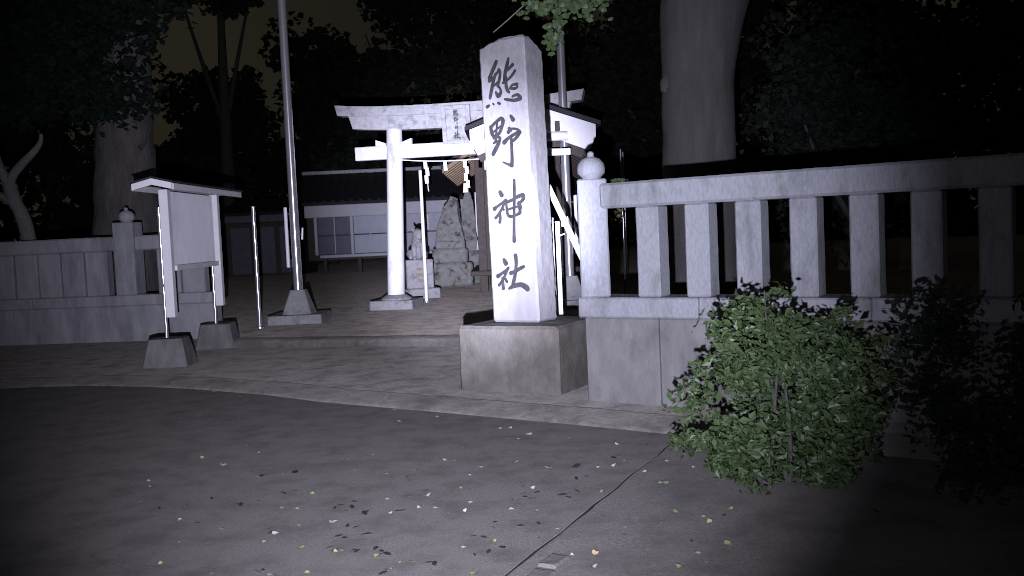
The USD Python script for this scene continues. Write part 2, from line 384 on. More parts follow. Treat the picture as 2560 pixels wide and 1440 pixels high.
# ------------------------------------------------------------------ the name pillar on its plinth
PC = (.174, 9.45); PR = -31.0
pl = thing("stone_plinth", "square weathered concrete plinth under the inscribed stone pillar", "plinth", (*PC, 0), -30.6)
blk = rough(rbox(-.54, .54, -.5, .5, -.05, .665, .03), .014, 4.5, .045, 12)
part("block", blk, "plinth_concrete", pl, 50)
nm = thing("name_pillar", "tall inscribed pale stone pillar with broken slanted top, standing on the concrete plinth", "stone pillar", (PC[0] - .06, PC[1] + .03, .665), PR)
HW, HD, HH = .25, .18, 2.635
cage = []
for z in np.linspace(0, HH, 2):
    for x, y in ((-HW, -HD), (HW, -HD), (HW, HD), (-HW, HD)): cage.append((x, y, z))
v, f = trimesh.remesh.subdivide_to_size(*(lambda m: (m.vertices, m.faces))(rbox(-HW, HW, -HD, HD, 0, HH, .022)), .035, max_iter=12)
shaft = trimesh.Trimesh(v, f, process=True)
V = shaft.vertices.copy(); N = shaft.vertex_normals
tz = V[:, 2] / HH
V[:, 0] *= 1 + .03 * (1 - tz); V[:, 1] *= 1 + .03 * (1 - tz)
# the rough top: low at the left front corner, a hump to the right, falling to the back
topz = .0 + .055 * np.clip((V[:, 0] + .2) / .16, 0, 1) + .02 * (2 * fbm(V * 14, 3, 4) - 1) - .10 * np.clip((V[:, 1] + .05) / .25, 0, 1)
V[:, 2] += np.where(tz > .99, topz, topz * np.clip((tz - .93) / .06, 0, 1))
# chipped right front arris and rough right side below the middle
chip = np.clip(1 - np.hypot(V[:, 0] - HW, V[:, 1] + HD) / .11, 0, 1) * np.clip(1 - np.abs(V[:, 2] - 1.05) / .75, 0, 1)
V[:, 0] -= chip * .055 * (.5 + fbm(V * 9, 3, 7)); V[:, 1] += chip * .05 * (.5 + fbm(V * 8, 3, 8))
front_face = (N[:, 1] < -.9)
amp = np.where(front_face, .0012, .007)
V += N * (amp * (2 * fbm(V * 11, 4, 3) - 1))[:, None]
V[:, 1] = np.where(front_face & (chip < .05), np.maximum(V[:, 1], -HD * 1.03 - .0), V[:, 1])
V[:, 0] -= .03 * V[:, 2] / HH
shaft.vertices = V
part("shaft", shaft, "granite", nm, 40)
# photo pixels -> the front face (x right from its middle, z up from its foot)
for nmk, st_, ox, oy in (("kuma", KUMA, 1140, 60), ("no", NO, 1140, 60), ("kami", KAMI, 1140, 440), ("yashiro", YASHIRO, 1140, 440)):
    conv = []
    for s_ in st_:
        c = []
        for (x, y, w) in s_:
            X, Y = ox + x / 3.6, oy + y / 3.6
            left = 1190 + (Y - 115) * (38 / 688); right = 1305 + (Y - 100) * (40 / 700)
            u = (X - left) / (right - left) * (2 * HW * .985) - HW * .985
            z = (803 - Y - (X - 1280) * .01) / 688 * HH * .993
            c.append((u * 1000 - 30 * z / HH, -z * 1000, w / 3.6 * 4.15))
        conv.append(c)
    pg = brush(conv)
    m = extr(pg, 0, 6); m.vertices = np.stack([m.vertices[:, 0] / 1000, -HD * 1.03 + .0025 - m.vertices[:, 2] / 1000 * .9, -m.vertices[:, 1] / 1000], 1)
    # follow the taper of the face
    zz = np.clip(m.vertices[:, 2] / HH, 0, 1); m.vertices[:, 1] += HD * .03 * zz
    m.invert() if m.volume < 0 else None
    part("character", m, "carving_ink", nm, False, label={"kuma": "brush character 熊", "no": "brush character 野", "kami": "brush character 神", "yashiro": "brush character 社"}[nmk])


# ------------------------------------------------------------------ stone fences (balusters between a rail and a coping on a wall)
def knob(r, h):
    return lathe([(0, 0), (r * .62, 0), (r * .72, .02), (r * .98, h * .22), (r, h * .38), (r * .93, h * .55), (r * .66, h * .72), (r * .3, h * .79), (r * .24, h * .82), (r * .25, h * .92), (r * .14, h * .99), (0, h)], 28)


def fence(t, mat, wmat, t0, t1, zc, zr, zrt, first, spacing, wb, posts, base_z, seams, pturn=0, bd=.19):
    g = np.random.default_rng(11)
    # wall base blocks
    ed = [t0 + .03, *seams, t1]
    for a, b in zip(ed[:-1], ed[1:]):
        part("wall_block", rough(rbox(a + .003, b - .003, .02, .34, base_z, zc - .175, .012), .004, 5, .16, int(a * 10) + 50), wmat, t, 40)
    ed = [t0, *[q + .38 for q in seams], t1]
    for a, b in zip(ed[:-1], ed[1:]):
        part("coping_stone", rough(rbox(a + .002, b - .002, -.035, .37, zc - .172, zc, .014), .004, 8, .12, int(a * 10) + 5), mat, t, 40)
    for (pc, pw, pz) in posts:
        pm = rough(rbox(-pw / 2, pw / 2, -pw / 2, pw / 2, zc - .001, pz, .012), .002, 8, .12, 3)
        pm.apply_transform(trimesh.transformations.rotation_matrix(math.radians(pturn), [0, 0, 1])); pm.apply_translation([pc, -.02 + pw / 2, 0])
        po = part("post", pm, mat, t, 40)
        k = knob(.128 * min(1, pw / .265), .24); k.apply_translation([pc, -.02 + pw / 2, pz])
        part("finial", k, mat, po, 50)
    x = first; k = 0
    while x + wb < t1:
        if all(x + wb < pc - pw / 2 or x > pc + pw / 2 for pc, pw, _ in posts):
            j = g.uniform(-.006, .006, 2)
            part("baluster", rough(rbox(x + j[0], x + wb + j[0], .02, .02 + bd, zc, zr, .012), .0035, 9, .1, 60 + k), mat, t, 40)
        x += spacing; k += 1
    # rail lengths
    xs = sorted([t0] + [p[0] for p in posts] + [t1])
    for a, b, in zip(xs[:-1], xs[1:]):
        if b - a < .6 and a == t0: continue
        lo = a + next((p[1] / 2 + .002 for p in posts if p[0] == a), 0); hi = b - next((p[1] / 2 + .002 for p in posts if p[0] == b), 0)
        part("rail", rough(rbox(lo, hi, -.004, .225, zr, zrt, .02), .004, 6, .12, 9), mat, t, 40)


rf = thing("stone_fence", "pale stone fence with square balusters on a concrete wall, right of the inscribed pillar", "fence", (1.035, 8.1, 0), -34.8)
fence(rf, "fence_stone", "wall_concrete", -.56, 5.8, .946, 1.695, 1.905, 0.0, .431, .207, [(-.452, .248, 1.95)], -.02, [.17, 1.5, 3.0, 4.4], 30)
mo = []
g = np.random.default_rng(2)
part("moss", leaves(np.stack([g.uniform(-.22, -.1, 120), g.uniform(0, .1, 120), 1.905 + g.uniform(0, .03, 120)], 1), .022, 4), "shrub_leaf", rf, False)
lf = thing("stone_fence", "dim grey stone fence with a round-topped post, on a wall behind the notice board", "fence", (-4.74, 15.5, 0), -6.0)
fence(lf, "left_fence_stone", "left_fence_stone", -9.0, 0, .79, 1.5, 1.73, -8.9, .40, .372, [(-1.42, .34, 1.95)], -.05, [-6.6, -3.4])

# ------------------------------------------------------------------ torii gate
to = thing("torii_gate", "white torii gate with curved top lintel and inscribed tablet, behind the stone pillar", "torii gate", (-.86, 18.85, .13), -9.5)
for sx in (-1, 1):
    xb, xt = sx * 1.42, sx * 1.29
    po = part("pillar", rod((xb, 0, .24), (xt, 0, 3.46), .168, .15, 28), "torii_paint", to, 40)
    b1 = frustum(.86, .86, .84, .84, -.02, .17, .02); b1.apply_translation([xb, 0, 0])
    part("base_slab", b1, "old_stone", po, 30)
    b2 = lathe([(0, .17), (.3, .17), (.3, .2), (.2, .27), (0, .27)], 28); b2.apply_translation([xb, 0, 0])
    part("base_ring", b2, "old_stone", po, 40)
    for s2 in (-1, 1):
        xm = sx * 1.305 + s2 * .158
        w = hull([(xm + s2 * a, y, z) for y in (-.05, .05) for a, z in ((0, 3.02), (.2, 3.02), (.2, 3.14), (0, 3.07))])
        w.apply_translation([0, 0, .129]); part("wedge", w, "torii_paint", to, False)
part("tie_beam", rbox(-2.08, 2.08, -.08, .08, 2.89, 3.15, .012), "torii_paint", to, 30)


def lintel(hx, hx2, y0, zt0, zt1, zb0, zb1, n=40):
    xs = np.linspace(-1, 1, n); top = []; bot = []
    c = lambda x: np.abs(x) ** 2.6
    for x in xs: top.append((x * hx, zt0 + (zt1 - zt0) * c(x))); bot.append((x * hx2, zb0 + (zb1 - zb0) * c(x)))
    m = extr(Polygon(top + bot[::-1]), -y0, y0)
    return upright(m)


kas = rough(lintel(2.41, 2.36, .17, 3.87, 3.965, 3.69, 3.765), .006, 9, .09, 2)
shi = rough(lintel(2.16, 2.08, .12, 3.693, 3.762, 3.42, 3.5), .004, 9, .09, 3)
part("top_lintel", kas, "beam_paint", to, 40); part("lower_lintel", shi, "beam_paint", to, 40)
# the tablet leans forward
tb = []
fr = lambda x0, x1, z0, z1, y0, y1: rbox(x0, x1, y0, y1, z0, z1, .008)
TILT = trimesh.transformations.rotation_matrix(math.radians(5), [1, 0, 0], [0, -.2, 3.1])
def tilted(m):
    m = m.copy(); m.apply_transform(TILT); return m
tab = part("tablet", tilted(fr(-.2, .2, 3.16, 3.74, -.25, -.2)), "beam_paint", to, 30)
for q in (fr(-.275, -.195, 3.09, 3.81, -.28, -.2), fr(.195, .275, 3.09, 3.81, -.28, -.2), fr(-.195, .195, 3.735, 3.812, -.278, -.2), fr(-.195, .195, 3.088, 3.165, -.278, -.2)):
    part("frame", tilted(q), "beam_paint", tab, 30)
part("hanger", rbox(-.05, .05, -.2, -.1, 3.5, 3.6, .006), "steel", tab, 30)
zc_ = 3.67
for st_, cx, cy, sc in ((KUMA, 420, 520, 430), (NO, 430, 1045, 450), (KAMI, 465, 300, 560), (YASHIRO, 500, 870, 330)):
    pg = brush([[(x - cx, y - cy, w * 1.6) for x, y, w in s_] for s_ in st_]); k = .13 / sc
    m = extr(pg, 0, 8); m.vertices = np.stack([m.vertices[:, 0] * k, -.248 - m.vertices[:, 2] * .001, zc_ - m.vertices[:, 1] * k], 1)
    m.invert() if m.volume < 0 else None
    part("character", tilted(m), "green_ink", tab, False); zc_ -= .142

# ------------------------------------------------------------------ sacred rope with paper streamers
sr = thing("sacred_rope", "thin straw rope with white folded paper streamers hung between the torii posts", "rope", (-.86, 18.85, .13), -9.5)
xs = np.linspace(-1.17, 1.17, 40)
rz_ = lambda x: 2.86 - .075 * (1 - (np.abs(x) / 1.17) ** 2)
part("rope", tube([(x, -.1, rz_(x)) for x in xs], .011, 8), "paper", sr, 60)


def shide(L, w=.07):
    m = []; n = max(1, int(L / .13)); z = 0; x = 0; h = L / n
    for k in range(n):
        z1 = z - h * 1.12; yy = -.008 * k
        m.append(hull([(x - w / 2, yy - .003, z), (x + w / 2, yy - .003, z), (x - w / 2 + .012, yy - .03, z1), (x + w / 2 + .012, yy - .03, z1), (x - w / 2, yy, z), (x + w / 2, yy, z)]))
        z -= h; x += .034 * (1 if k % 2 == 0 else -.6)
    return trimesh.util.concatenate(m)


for x, L in ((-.68, .42), (-.29, .17), (.09, .52), (.5, .2), (.85, .45)):
    s_ = shide(L); s_.apply_translation([x, -.115, rz_(x) + .005]); part("paper_streamer", s_, "paper", sr, False)
for x, z in ((.09, 2.25), (-.66, 2.28)):
    part("straw_tassel", hull([(x + a * .035, -.115 + b * .035, z + .1) for a in (-1, 1) for b in (-1, 1)] + [(x + a * .05, -.115 + b * .05, z - .08) for a in (-1, 1) for b in (-1, 1)]) if x > 0 else rod((x, -.115, z + .2), (x + .02, -.115, z - .05), .008, .012, 8), "straw", sr, False)

# ------------------------------------------------------------------ flag poles in front of the torii
def flagpole(label, loc, side):
    t = thing("flagpole", label, "flagpole", loc, 0, "flagpoles before the torii gate")
    part("base_slab", rough(frustum(.92, .92, .9, .9, -.02, .15, .015), .006, 6, .1, 5), "old_stone", t, 40)
    part("base_block", rough(frustum(.5, .5, .25, .25, .148, .56, .02), .004, 6, .08, 6), "old_stone", t, 40)
    part("pole", rod((0, 0, .55), (0, 0, 9.5), .078, .062, 32), "steel", t, 40)
    part("support_bar", rod((side * .15, .02, .95), (side * .15, .02, 1.98), .03, .03, 12), "light_pole", t, 40)
    for z in (1.05, 1.85): part("bracket", rbox(min(0, side * .19), max(0, side * .19), .02, .05, z, z + .03, .004), "dark_wood", t, 30)
    c = part("rope_cleat", rod((.12, -.03, 1.42), (.14, -.03, 1.62), .018, .012, 8), "light_pole", t, 40)
    part("cleat_arm", rbox(.06, .13, -.03, -.01, 1.5, 1.52, .004), "dark_wood", c, 30)
    return t


flagpole("tall steel flagpole on a tapered stone base, left of the torii gate", (-3.68, 16.87, .13), -1)
flagpole("tall steel flagpole on a stone base, behind the gabled shelter and right of the pillar", (1.04, 17.4, .13), 1)

# ------------------------------------------------------------------ notice board on two concrete feet
nb = thing("notice_board", "blank grey notice board under a small gabled roof, on two concrete feet", "notice board", (-4.28, 13.25, 0.03))
for y, x in ((-.95, -.05), (.95, 0)):
    ft = rough(frustum(.6, .5, .42, .36, -.04, .36, .03), .012, 5, .06, int(y * 7) + 30); ft.apply_translation([x - .02, y, 0])
    part("concrete_foot", ft, "wall_concrete", nb, 50)
    part("steel_leg", rod((x - .04, y, .3), (x - .04, y, 2.0), .022, .022, 14), "steel", nb, 40)
    part("post", rbox(x - .012, x + .1, y - .06, y + .05, .62, 2.22, .006), "board_paint", nb, 30)
part("panel", rbox(-.0, .03, -.88, .9, 1.27, 2.2, .004), "board_panel", nb, 30)
part("bottom_rail", rbox(-.01, .075, -.885, .895, 1.2, 1.268, .005), "board_paint", nb, 30)
# roof: ridge along the board, gable ends front and back
ap, ew = 2.33, .24
def roofslab(y0, y1, th, x0=0.03, drop=.06, ext=0.0):
    pts = []
    for y in (y0, y1):
        for sx in (-1, 1):
            pts.append([(x0, y, ap), (x0 + sx * (ew + ext), y, ap - drop), (x0 + sx * (ew + ext), y, ap - drop - th), (x0, y, ap - th)])
    out = []
    for sx in (0, 1):
        out.append(hull(pts[sx] + pts[2 + sx]))
    return out
sl_ = roofslab(-1.5, 1.6, .02, ext=.015)
for m in sl_: m.apply_translation([0, 0, .0225]); part("roof_sheet", m, "roof_tile", nb, False)
for m in roofslab(-1.48, -1.44, .075): part("gable_board", m, "board_paint", nb, False)
for m in roofslab(1.54, 1.58, .075): part("gable_board", m, "board_paint", nb, False)
for sx in (-1, 1):
    x = .03 + sx * ew
    part("eave_board", rbox(x - .012, x + .012, -1.44, 1.54, ap - .14, ap - .063, .004), "board_paint", nb, 30)
b_ = part("padlock", rbox(-.08, -.05, -1.0, -.96, 1.0, 1.05, .006), "steel", nb, 30)

# ------------------------------------------------------------------ slender poles
def thin_pole(name, label, loc, h, r, mat="light_pole", group=None, cap=True):
    t = thing(name, label, "pole", loc, 0, group)
    part("shaft", rod((0, 0, -.02), (0, 0, h), r, r, 16), mat, t, 40)
    part("cap", lathe([(0, h - .002), (r * 1.12, h - .002), (r * 1.1, h + .012), (0, h + .022)], 14), mat, t, 40)
    part("foot_plate", lathe([(0, -.01), (r * 2.1, -.01), (r * 2.0, .02), (r * 1.05, .03), (0, .03)], 14), "steel", t, 40)
    return t


thin_pole("steel_post", "bare shiny post between the notice board and the left flagpole", (-4.15, 16.0, .13), 1.98, .032, "steel")
thin_pole("banner_pole", "thin white banner pole just right of the left torii post", (-1.79, 20.4, .13), 2.72, .034)
thin_pole("banner_pole", "thin white banner pole right beside the left edge of the inscribed pillar", (-.9, 27.5, .13), 2.5, .03)
p1 = thin_pole("white_post", "taller and nearer of two white posts close to the right side of the inscribed pillar", (.445, 10.4, .045), 1.6, .024)
p2 = thin_pole("white_post", "shorter white post with a hook, right one of the pair beside the inscribed pillar", (.52, 10.6, .045), 1.56, .024)
part("hook", rod((.02, -.015, 1.42), (.075, -.02, 1.44), .008, .006, 8), "light_pole", p2, 40)
lp = thing("leaning_pole", "white pole leaning diagonally between the inscribed pillar and the fence post", "pole", (0, 0, 0))
part("shaft", rod((.285, 10.42, 2.33), (1.28, 10.62, .03), .033, .033, 16), "light_pole", lp, 40)
part("clip", rbox(.555, .6, 10.43, 10.47, 1.56, 1.63, .008), "light_pole", lp, 30)
for k, (x, lab) in enumerate(((3.02, "thin grey pole seen through the first gap of the right fence, left one of two"), (3.2, "thin grey pole seen through the first gap of the right fence, right one of two"))):
    thin_pole("grey_pole", lab, (x, 26 + k, .13), 3.4, .028 - .008 * k, "steel")

# ------------------------------------------------------------------ gabled shelter between the pillar and the torii
gs = thing("gabled_shelter", "small white gabled shelter roof on a post, behind the upper part of the inscribed pillar", "shelter", (.45, 16.0, .13))
A, T = 3.43, 3.045
def barge(sx):
    p = [(0, A), (sx * 1.02, A - .365), (sx * 1.02, A - .56), (sx * .9, A - .78), (sx * .45, A - .60), (0, A - .46)]
    m = upright(extr(Polygon(p), -.025, .025)); return m
for sx in (-1, 1):
    part("gable_board", barge(sx), "white_paint", gs, False)
    sl_ = hull([(x, y, z) for y in (-.06, 1.7) for x, z in ((0, A + .012), (sx * 1.1, A + .012 - .394), (sx * 1.1, A + .082 - .394), (0, A + .082))])
    part("roof_slope", sl_, "roof_tile", gs, False)
    bk = barge(sx); bk.apply_translation([0, 1.6, 0]); part("rear_gable_board", bk, "dark_wood", gs, False)
part("ridge_cap", rbox(-.09, .09, -.08, 1.72, A + .07, A + .16, .02), "roof_tile", gs, 30)
part("post", rbox(-.1, .1, .22, .42, -.02, 3.2, .012), "dark_wood", gs, 30)
part("round_beam", rod((-.7, -.14, 2.89), (.55, -.14, 2.89), .075, .075, 20), "white_paint", gs, 40)
part("square_beam", rbox(-.7, .59, -.19, -.09, 2.58, 2.69, .01), "white_paint", gs, 30)
part("purlin_end", rbox(.36, .44, -.07, .3, 2.98, 3.14, .008), "dark_wood", gs, 30)
part("cross_tie", rbox(-.08, .08, -.14, .24, 2.66, 2.8, .01), "dark_wood", gs, 30)

# ------------------------------------------------------------------ guardian statue and stone monuments
def manifold_body(bones, edge=.03, it=8):
    parts = []
    for (a, ra, b, rb) in bones:
        s1 = m3.Manifold.sphere(ra, 20).translate(list(map(float, a))); s2 = m3.Manifold.sphere(rb, 20).translate(list(map(float, b)))
        parts.append(m3.Manifold.batch_hull([s1, s2]))
    M = m3.Manifold.batch_boolean(parts, m3.OpType.Add).refine_to_length(edge)
    q = M.to_mesh(); t = trimesh.Trimesh(q.vert_properties[:, :3], q.tri_verts, process=True)
    trimesh.smoothing.filter_taubin(t, iterations=it)
    return t


ko = thing("guardian_lion_statue", "seated stone guardian lion on a square pedestal, right of the left torii post", "statue", (-2.07, 21.9, .13), 12)
part("base_slab", rough(rbox(-.42, .42, -.38, .38, -.02, .22, .02), .006, 6, .08, 1), "old_stone", ko, 40)
ped = part("pedestal", rough(rbox(-.3, .3, -.27, .27, .218, .86, .02), .006, 6, .08, 2), "old_stone", ko, 40)
for k in range(3):
    part("carved_mark", rough(rbox(-.07 + .01 * k, .06, -.281, -.268, .62 - .13 * k, .68 - .13 * k, .004), .003, 20, .03, k), "rafter_wood", ped, False)
lion = manifold_body([((0, .12, .98), .15, (0, -.02, 1.22), .13), ((0, -.02, 1.22), .13, (.02, -.12, 1.4), .13), ((.02, -.12, 1.4), .13, (.02, -.22, 1.37), .075), ((0, .1, 1.25), .12, (.02, 0, 1.45), .1),
                      ((-.09, -.12, 1.2), .055, (-.1, -.2, .9), .045), ((.09, -.12, 1.2), .055, (.1, -.2, .9), .045), ((-.1, -.2, .9), .045, (-.1, -.26, .885), .04), ((.1, -.2, .9), .045, (.1, -.26, .885), .04),
                      ((-.14, .12, .98), .1, (-.16, -.05, .91), .05), ((.14, .12, .98), .1, (.16, -.05, .91), .05), ((0, .24, 1.0), .06, (0, .3, 1.25), .085), ((0, .3, 1.25), .085, (0, .24, 1.42), .03),
                      ((-.08, -.07, 1.5), .03, (-.1, -.05, 1.55), .02), ((.12, -.07, 1.5), .03, (.14, -.05, 1.55), .02)], .03, 6)
body = part("lion", lion, "old_stone", ko, 60)

mn = thing("stone_monument", "pointed mossy rock monument on a stepped stone base, between torii post and inscribed pillar", "monument", (-1.6, 26.5, .13))
part("lower_block", rough(rbox(-.58, .58, -.5, .5, -.02, .62, .05), .03, 3, .07, 3), "weathered_stone", mn, 50)
part("middle_block", rough(rbox(-.48, .46, -.42, .42, .6, 1.0, .05), .025, 4, .06, 4), "weathered_stone", mn, 50)
part("upper_slab", rough(rbox(-.4, .4, -.36, .36, .98, 1.22, .04), .02, 5, .06, 5), "weathered_stone", mn, 50)
rock = hull([(-.36, -.3, 1.2), (.36, -.3, 1.2), (.36, .3, 1.2), (-.36, .3, 1.2), (-.33, -.22, 1.55), (.3, -.25, 1.6), (-.2, -.1, 2.0), (.22, -.12, 2.2), (.06, 0, 2.42), (.24, .1, 2.34), (-.1, .1, 2.2)])
part("rock", rough(rock, .075, 3.2, .05, 8), "weathered_stone", mn, 60)
m2 = thing("rough_stone_pillar", "narrow rough yellowish stone pillar right of the pointed monument", "stone pillar", (-1.12, 27.3, .13))
part("foot", rough(rbox(-.35, .35, -.3, .3, -.02, .9, .05), .03, 4, .07, 5), "weathered_stone", m2, 50)
part("shaft", rough(hull([(x * s_, y * s_, z) for z, s_ in ((.88, 1), (1.6, .75), (2.25, .7), (2.5, .3)) for x in (-.22, .22) for y in (-.2, .2)]), .06, 4, .05, 6), "weathered_stone", m2, 60)

# ------------------------------------------------------------------ the shrine hall whose left eave shows under the rope
hl = thing("shrine_hall", "dark wooden shrine hall whose brown rafters show under the left eave, behind the torii gate", "shrine hall", (.35, 22, .13))
E0, R0_, XL = 2.82, 4.0, 1.82
for sx in (-1, 1):
    part("roof_slope", hull([(x, y, z) for y in (0, 7) for x, z in ((0, R0_), (sx * XL, E0), (sx * XL, E0 + .1), (0, R0_ + .1))]), "roof_tile", hl, False)
    for k in range(12):
        y = .05 + k * .58
        part("rafter", hull([(x, yy, z) for yy in (y, y + .2) for x, z in ((sx * .4, R0_ - .4 * (R0_ - E0) / XL - .004), (sx * (XL - .03), E0 + .02), (sx * (XL - .03), E0 - .07), (sx * .4, R0_ - .4 * (R0_ - E0) / XL - .11))]), "rafter_wood" if sx < 0 else "dark_wood", hl, False)
    part("wall", rbox(min(sx * .95, sx * 1.05), max(sx * .95, sx * 1.05), 1.2, 6.8, .5, 3.3, .01), "dark_wood", hl, 30)
    for y in (1.0, 3.6, 6.6): part("post", rbox(sx * 1.0 - .1, sx * 1.0 + .1, y, y + .2, -.02, 3.2, .01), "dark_wood", hl, 30)
part("ridge", rbox(-.14, .14, -.05, 7.05, R0_ + .06, R0_ + .34, .03), "roof_tile", hl, 30)
part("gable", upright(extr(Polygon([(-1.0, 2.9), (1.0, 2.9), (1.0, 3.2), (0, 3.85), (-1.0, 3.2)]), -1.06, -1.0)), "dark_wood", hl, False)
part("front_wall", rbox(-.94, .94, 1.2, 1.3, .5, 2.92, .01), "dark_wood", hl, 30)
part("floor", rbox(-1.3, 1.3, .8, 6.9, .38, .5, .02), "dark_wood", hl, 30)
part("step", rbox(-.7, .7, .3, .82, -.02, .25, .02), "old_stone", hl, 30)

# ------------------------------------------------------------------ long low building at the back
lb = thing("low_hall", "long low hall with white fascia and dark tiled roof at the back of the court", "building", (-8.3, 40, .13))
part("fascia", rbox(0, 12.0, -.05, 0, 2.27, 2.76, .02), "sash_paint", lb, 30)
part("roof_slope", hull([(x, y, z) for x in (-.35, 12.4) for y, z in ((-.25, 2.78), (2.0, 4.05), (2.0, 4.15), (-.25, 2.88))]), "roof_tile", lb, False)
part("roof_slope", hull([(x, y, z) for x in (-.35, 12.4) for y, z in ((4.4, 2.78), (2.0, 4.05), (2.0, 4.15), (4.4, 2.88))]), "roof_tile", lb, False)
for k in range(34):
    x = -.3 + k * .37
    part("tile_row", hull([(xx, y, z) for xx in (x, x + .12) for y, z in ((-.27, 2.885), (1.96, 4.135), (1.96, 4.19), (-.27, 2.94))]), "roof_tile", lb, False)
part("ridge_cap", rbox(-.4, 12.45, 1.85, 2.15, 4.13, 4.28, .03), "beam_paint", lb, 30)
part("wall", rbox(.0, 12.0, .3, 4.2, .5, 2.8, .02), "dark_wood", lb, 30)
part("veranda", rbox(.6, 12.0, -.35, .3, .62, .74, .02), "sash_paint", lb, 30)
for k in range(9): part("floor_post", rbox(.7 + 1.4 * k, .85 + 1.4 * k, -.2, -.05, -.02, .62, .01), "dark_wood", lb, 30)
for k in range(7):
    x0 = .42 + 1.47 * k
    part("post", rbox(x0 - .06, x0 + .06, -.02, .1, .74, 2.27, .01), "sash_paint", lb, 30)
    for j in range(2):
        xa = x0 + .07 + j * .70
        w = part("sash", rbox(xa, xa + .68, .12, .17, .76, 2.27, .006), "dim_panel" if k < 1 else "shutter_panel", lb, 30)
        part("mid_rail", rbox(xa, xa + .68, .095, .122, 1.5, 1.55, .004), "dark_wood", w, 30)
        part("stile", rbox(xa + .66, xa + .70, .09, .122, .76, 2.27, .004), "sash_paint", w, 30)
pn = part("paper_notice", rbox(4.78, 5.02, .06, .085, 1.6, 2.2, .003), "paper", lb, 30)
for k in range(5): part("ink_mark", rbox(4.87 + .01 * (k % 2), 4.93, .05, .063, 2.08 - k * .1, 2.14 - k * .1, .002), "carving_ink", pn, False)
ax_ = thing("low_annex", "dim low annex at the left end of the long hall, between board and flagpole", "building", (-11.6, 40.2, .13))
part("wall", rbox(0, 3.1, 0, 3, -.02, 2.2, .02), "dark_wood", ax_, 30)
part("fascia", rbox(-.1, 3.15, -.06, 0, 2.2, 2.5, .02), "dim_panel", ax_, 30)
part("roof", hull([(x, y, z) for x in (-.3, 3.2) for y, z in ((-.3, 2.51), (3.2, 3.2), (3.2, 3.3), (-.3, 2.6))]), "roof_tile", ax_, False)
for k in range(3): part("door", rbox(.2 + k, 1.0 + k, -.05, .0, .1, 2.0, .01), "dim_panel", ax_, 30)


# ------------------------------------------------------------------ trees
def tree(name, label, loc, trunk, radii, limbs, blobs, nleaf, leaf, mat, bark, seed, group=None, bump=.1):
    t = thing(name, label, "tree", (*loc, 0), 0, group)
    tr = part("trunk", tube(trunk, radii, 28, True, bump, seed), bark, t, 50)
    for (pts, rr) in limbs: part("limb", tube(pts, rr, 10, True, bump, seed + 3), bark, t, 50)
    if nleaf: part("crown", leaves(cloud(blobs, nleaf, seed), leaf, seed + 1), mat, t, False, kind="stuff")
    return t


def curve(pts, n=24):
    from scipy.interpolate import CubicSpline
    p = np.array(pts, float); s = np.linspace(0, 1, len(p))
    return CubicSpline(s, p)(np.linspace(0, 1, n))


def radii(rs, n=24):
    return np.interp(np.linspace(0, 1, n), np.linspace(0, 1, len(rs)), rs)


# the big trunk behind the right fence, forking at the top of the picture
gk = tree("ginkgo_tree", "thick pale grey ginkgo trunk rising behind the right fence, widening into a fork", (2.74, 14.0),
          curve([(0, 0, .1), (0, 0, 1.2), (0.0, 0, 2.4), (.02, 0, 3.5), (.14, 0, 4.6), (.42, .05, 5.6)], 70), radii([.74, .54, .515, .50, .60, .74], 70),
          [(curve([(.5, .05, 5.3), (1.2, .2, 6.6), (2.0, .6, 8.5), (2.3, .8, 10.5)]), radii([.44, .34, .22, .08])), (curve([(.1, 0, 5.1), (-.1, -.1, 7), (-.5, .2, 9), (-.6, .4, 11)]), radii([.44, .34, .22, .08])),
           (curve([(-.38, -.08, 3.5), (-.44, -.1, 3.45), (-.49, -.11, 3.38)]), radii([.17, .12, .04]))],
          blobs_in((.3, .5, 9.4), (3.4, 2.8, 2.8), 22, 5), 6000, .18, "night_leaf", "bark", 5, bump=.05)
# its low branch with single leaves, hanging into the top of the picture (11 m away)
bp = curve([(.05, -.1, 6.2), (-.7, -1.6, 5.6), (-1.4, -2.6, 4.8), (-1.9, -3.0, 4.1), (-2.22, -3.0, 3.56)], 30)
br = part("low_branch", tube(bp, radii([.07, .035, .018, .011, .005], 30), 8), "dark_bark", gk, 50)
tw = [curve([(-1.4, -2.6, 4.8), (-2.0, -2.9, 4.4), (-2.42, -3.0, 4.06), (-2.82, -3.0, 3.74)], 16), curve([(-1.4, -2.6, 4.8), (-1.5, -2.95, 4.3), (-1.62, -3.0, 4.0)], 10), curve([(-1.85, -3.0, 4.15), (-2.2, -3.0, 4.05), (-2.45, -3.0, 3.98)], 10)]
for q in tw: part("twig", tube(q, np.linspace(.012, .006, len(q)), 6), "pale_bark", br, 50)


def ginkgo_leaf(s):
    n = 7; a = np.radians(np.linspace(-62, 62, n)); rr = s * np.array([.8, .95, 1.02, .86, 1.02, .95, .8])
    rim = np.stack([np.sin(a) * rr, np.cos(a) * rr, .22 * s * np.abs(np.sin(a))], 1)
    v = np.vstack([[0, 0, 0], rim, [0, -.55 * s, .06 * s], [.02 * s, -.55 * s, .06 * s]])
    return trimesh.Trimesh(v, [[0, k + 1, k] for k in range(1, n)] + [[0, n + 1, n + 2]], process=False)


